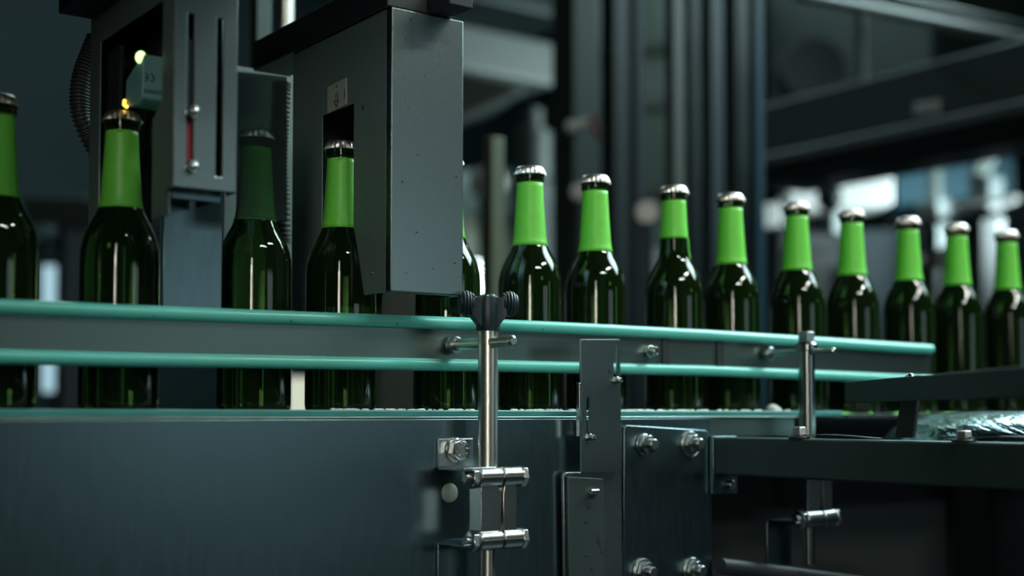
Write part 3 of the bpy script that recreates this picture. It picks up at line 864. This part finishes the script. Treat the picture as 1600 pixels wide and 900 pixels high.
def highlight(px, py, dist, r_px, label):  # white discs on stems stand in for blurred highlights
    r = r_px / F * dist; c = atd(px, py, dist)
    d = (EYE - c); d.z = 0; d.normalize()
    t_ = thing('highlight_disc', label, 'highlight', c, 'white discs standing in for blurred highlights behind the bottles')
    MB().cyl(c - d * .03, c, r * 1.05, 28).build('case', M['dark'], t_)
    MB().cyl(c, c + d * .003, r * .95, 28, ch=.001).build('bright_face', M['white'], t_)
    MB().cyl((c.x, c.y, 0), c - d * .015, .012, 12).build('stem', M['bg_dark'], t_)
    return t_
highlight(1011, 331, 2.9, 19, 'white round gauge left of the torn-label bottle')
highlight(1452, 334, 3.4, 13, 'small white gauge above the bottle near the guide rail end')
highlight(905, 300, 3.2, 14, 'white gauge peeking out left of the second lit bottle cap')
highlight(1476, 402, 3.6, 16, 'white gauge low between the two bottles near the rail end')

# overhead conveyor at the right
XO = 2.6
t = thing('overhead_conveyor', 'grey overhead conveyor crossing above the bottles at upper right', 'conveyor', (XO, 1.5, 0))
MB().box(V(XO, .5, .690), V(XO + .02, 2.70, .825)).build('side_panel', M['panel'], t, .006)
MB().box(V(XO + .02, .5, .66), V(XO + .42, 2.70, .72)).build('bed', M['bg_dark'], t)
MB().box(V(XO - .03, .5, .652), V(XO + .02, 2.70, .684)).build('lower_rail', M['pale'], t, .006)
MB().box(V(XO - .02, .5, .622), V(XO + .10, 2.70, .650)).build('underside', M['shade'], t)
for yy in (.52, 2.68): MB().box(V(XO - .02, yy - .02, -H), V(XO + .02, yy + .02, .612)).build('leg', M['bg_dark'], t)
q = onX(1447, 168, XO - .002)
MB().bar((XO - .004, q.y + .03, q.z), (XO - .004, q.y - .04, q.z - .004), .012, .03).build('junction_box', M['white'], t, .004)
a = onZ(1245, -8, 1.0); b_ = onZ(1640, 70, 1.0)
t = thing('pipe_rack', 'pair of grey pipes sloping across the top right corner', 'pipe rack', a)
MB().tube([a, a.lerp(b_, .5), b_], .015, 14).build('lower_pipe', M['pale'], t)
a2 = onZ(1380, -8, 1.06); b2_ = onZ(1640, 52, 1.06)
MB().tube([a2, a2.lerp(b2_, .5), b2_], .012, 14).build('upper_pipe', M['panel'], t)
q = onX(1345, 118, XO + .03); dq = (q - EYE).dot(fwd)
qt = atd(1345, 22, dq)
MB().cyl((q.x, q.y, H + .825), (q.x, q.y, qt.z + .02), .0155, 16).build('hanger', M['pale'], t)

q0 = atd(1195, 5, 6.0); q1 = atd(1600, 5, 6.0); q2 = atd(1195, 178, 6.0)
t = thing('ventilation_duct', 'dim wide ventilation duct far behind the overhead conveyor', 'duct', (q0.x, q0.y, q2.z))
MB().box((q0.x, q0.y - .9, q2.z), (q1.x + .5, q0.y, q0.z + .3)).build('duct', M['bg_grey'], t, .02)
q = atd(1270, 108, 5.4)
MB().cyl(q, q + Vector((fwd.x, fwd.y, 0)) * .12, .14, 28).build('inlet', M['shade'], t)
# filling machine in the light below the overhead conveyor
def slab(name, pts, dist, depth, mt, label, cat, stand=True):
    P = [atd(px, py, dist) for px, py in pts]
    t_ = thing(name, label, cat, (P[0].x, P[0].y, 0))
    d = Vector((fwd.x, fwd.y, 0)).normalized() * depth
    MB().prism(P, d).build('panel', mt, t_, .006)
    if stand:
        c = sum(P, Vector()) / len(P) + d * .5
        zl = min(p.z for p in P)
        MB().box((c.x - .04, c.y - .04, 0), (c.x + .04, c.y + .04, zl + .02)).build('stand', M['bg_dark'], t_)
    return t_
slab('filling_machine', [(1232, 300), (1262, 276), (1395, 262), (1395, 318), (1330, 326), (1240, 330)], 4.6, .25, M['white'], 'pale filling machine panel below the overhead conveyor', 'machine panel')
slab('filling_machine', [(1398, 262), (1565, 212), (1585, 250), (1585, 300), (1398, 322)], 5.0, .25, M['bg_tealp'], 'teal filling machine panel right of the pale one', 'machine panel')
q = atd(1296, 308, 4.3)
t = thing('valve_wheel', 'dark round valve wheel in front of the pale filling machine panel', 'valve', (q.x, q.y, 0))
MB().ball(q, .042, (1, 1, 1.2), 16).build('wheel', M['bg_dark'], t)
MB().cyl((q.x, q.y, 0), (q.x, q.y, q.z), .014).build('stem', M['bg_dark'], t)
slab('light_tray', [(1498, 316), (1592, 303), (1592, 316), (1500, 330)], 4.2, .06, M['white'], 'white slanted tray at the right edge above the last bottles', 'tray')
slab('filler_post', [(1455, 260), (1472, 256), (1470, 318), (1458, 320)], 4.7, .05, M['bg_light'], 'pale short post on the teal filling machine panel', 'post')
slab('filler_post', [(1528, 240), (1560, 232), (1575, 225), (1540, 275), (1520, 285)], 4.7, .05, M['bg_light'], 'pale bent post on the teal filling machine panel', 'post')
slab('guard_rail', [(1390, 346), (1600, 322), (1640, 318), (1640, 332), (1390, 356)], 4.0, .04, M['bg_dark'], 'dark guard rail behind the last bottles', 'rail')
slab('filling_machine', [(1330, 360), (1700, 340), (1700, 560), (1330, 560)], 5.2, .3, M['bg_blue'], 'blue-grey machine base behind the last bottles', 'machine')
slab('pale_box', [(1182, 318), (1220, 318), (1220, 376), (1182, 376)], 4.5, .1, M['white'], 'small pale box right of the teal upright', 'box')
slab('pale_box', [(1445, 396), (1474, 398), (1474, 418), (1445, 416)], 3.9, .1, M['white'], 'small pale box between the bottles near the rail end', 'box')

# left background
w1 = [atd(px, py, 5.0) for px, py in ((60, 385), (150, 385), (150, 612), (60, 612))]
t = thing('lit_hatch', 'bluish lit hatch glowing between the two leftmost bottles', 'hatch', (w1[0].x, w1[0].y, 0))
cxy = (w1[0] + w1[1]) / 2; wv_ = (w1[1] - w1[0])
MB().prism([atd(px, py, 5.0) for px, py in ((66, 415), (140, 415), (140, 612), (66, 612))], (.02, .028, 0)).build('pane', M['pane'], t)
MB().prism([atd(px, py, 5.0) for px, py in ((55, 375), (66, 375), (66, 620), (55, 620))], (.03, .042, 0)).prism([atd(px, py, 5.0) for px, py in ((140, 375), (152, 375), (152, 620), (140, 620))], (.03, .042, 0)).prism([atd(px, py, 5.0) for px, py in ((66, 375), (140, 375), (140, 386), (66, 386))], (.03, .042, 0)).prism([atd(px, py, 5.0) for px, py in ((66, 402), (140, 402), (140, 415), (66, 415))], (.03, .042, 0)).build('frame', M['bg_blue'], t)
q = (w1[2] + w1[3]) / 2
MB().box((q.x - .05, q.y + .05, 0), (q.x + .05, q.y + .12, q.z + .05)).build('stand', M['bg_dark'], t)
t = thing('lit_screen', 'warm lit panel glowing low between two bottles left of the big housing', 'panel', (atd(475, 600, 4.0).x, atd(475, 600, 4.0).y, 0))
MB().prism([atd(px, py, 4.0) for px, py in ((440, 590), (505, 590), (505, 660), (440, 660))], (.03, .04, 0)).build('pane', M['panew'], t)
q = atd(472, 655, 4.0); MB().box((q.x - .04, q.y + .05, 0), (q.x + .04, q.y + .12, q.z)).build('stand', M['bg_dark'], t)
slab('service_cover', [(30, 308), (160, 308), (160, 352), (45, 350)], 4.0, .2, M['bg_light'], 'pale blurred cover between the two leftmost bottles', 'cover')
slab('grey_pillar', [(590, 440), (660, 440), (660, 660), (590, 660)], 3.6, .15, M['bg_light'], 'pale pillar glimpsed under the big inspection housing', 'pillar')

# ------------------------------------------------------------------ light
def area(name, loc, target, sx_, sy_, power, col, spread=180):
    l_ = bpy.data.lights.new(name, 'AREA'); l_.shape = 'RECTANGLE'; l_.size = sx_; l_.size_y = sy_; l_.energy = power; l_.color = col; l_.spread = math.radians(spread)
    o_ = bpy.data.objects.new(name, l_); COL.objects.link(o_); o_.location = loc
    o_.rotation_euler = (Vector(target) - Vector(loc)).to_track_quat('-Z', 'Y').to_euler()
    return o_
area('hall_lamp_right', (3.0, 1.05, 2.85), (1.2, 1.0, 1.05), 2.4, 1.2, 50, (.72, .96, 1.0), 95)
area('plate_reflection_fill', (2.4, -3.3, 1.3), (1.0, 1.0, 1.05), 1.5, .9, 6.0, (.72, .96, 1.0))  # added panel for reflections in the plates; no window is built
area('post_highlight_fill', (-1.7, -2.3, 1.35), (.7, .95, .95),   .5, 1.0, .26, (1.0, .96, .82), 16)  # added strip for the post highlight; no doorway is built
area('edge_highlight_fill', (-1.75, -2.35, 2.3), (.5, .93, 1.3), .3, 1.3, .6, (1.0, .98, .86), 34)  # added strip for bright sheet edges; no transom is built
area('hall_lamp_front', (.8, -1.2, 2.9), (1.2, .95, 1.0), 1.0, .12, 3.6, (.90, 1.0, .90), 70)
area('hall_lamp_front_right', (1.9, -.6, 2.9), (1.3, .95, 1.0), .9, .10, 4.2, (.96, 1.0, .86), 70)
area('hall_lamp_back', (2.4, 5.6, 4.3), (2.6, 5.4, 0), 2.4, .3, 50, (.70, .96, 1.0))
area('hall_lamp_mid', (3.6, 3.0, 4.3), (3.4, 3.0, 0), 2.0, .3, 20, (.76, 1.0, .95))
area('panel_fill_light', (4.5, 2.0, 1.6), (3.6, 3.1, 1.75), .5, .2, 18, (.76, .97, 1.0), 70)  # low lamp added to brighten the filling machine panels
sl = bpy.data.lights.new('label_fill_spot', 'SPOT'); sl.energy = 1.2; sl.spot_size = math.radians(6.5); sl.spot_blend = .9; sl.color = (.95, 1, .75); sl.shadow_soft_size = .02  # added spot that brightens one bottle label
so = bpy.data.objects.new('label_fill_spot', sl); COL.objects.link(so); so.location = (.05, .2, H + .36)
so.rotation_euler = (Vector((.357, YB, H + .19)) - so.location).to_track_quat('-Z', 'Y').to_euler()
w = bpy.data.worlds.new('world'); SC.world = w; w.use_nodes = True
w.node_tree.nodes['Background'].inputs['Color'].default_value = (.010, .022, .026, 1)
w.node_tree.nodes['Background'].inputs['Strength'].default_value = 1.0

SC.view_settings.view_transform = 'Standard'
SC.view_settings.look = 'None'
SC.view_settings.exposure = 0.0
SC.view_settings.gamma = 1.0
SC.view_settings.use_curve_mapping = False
SC.cycles.use_denoising = True
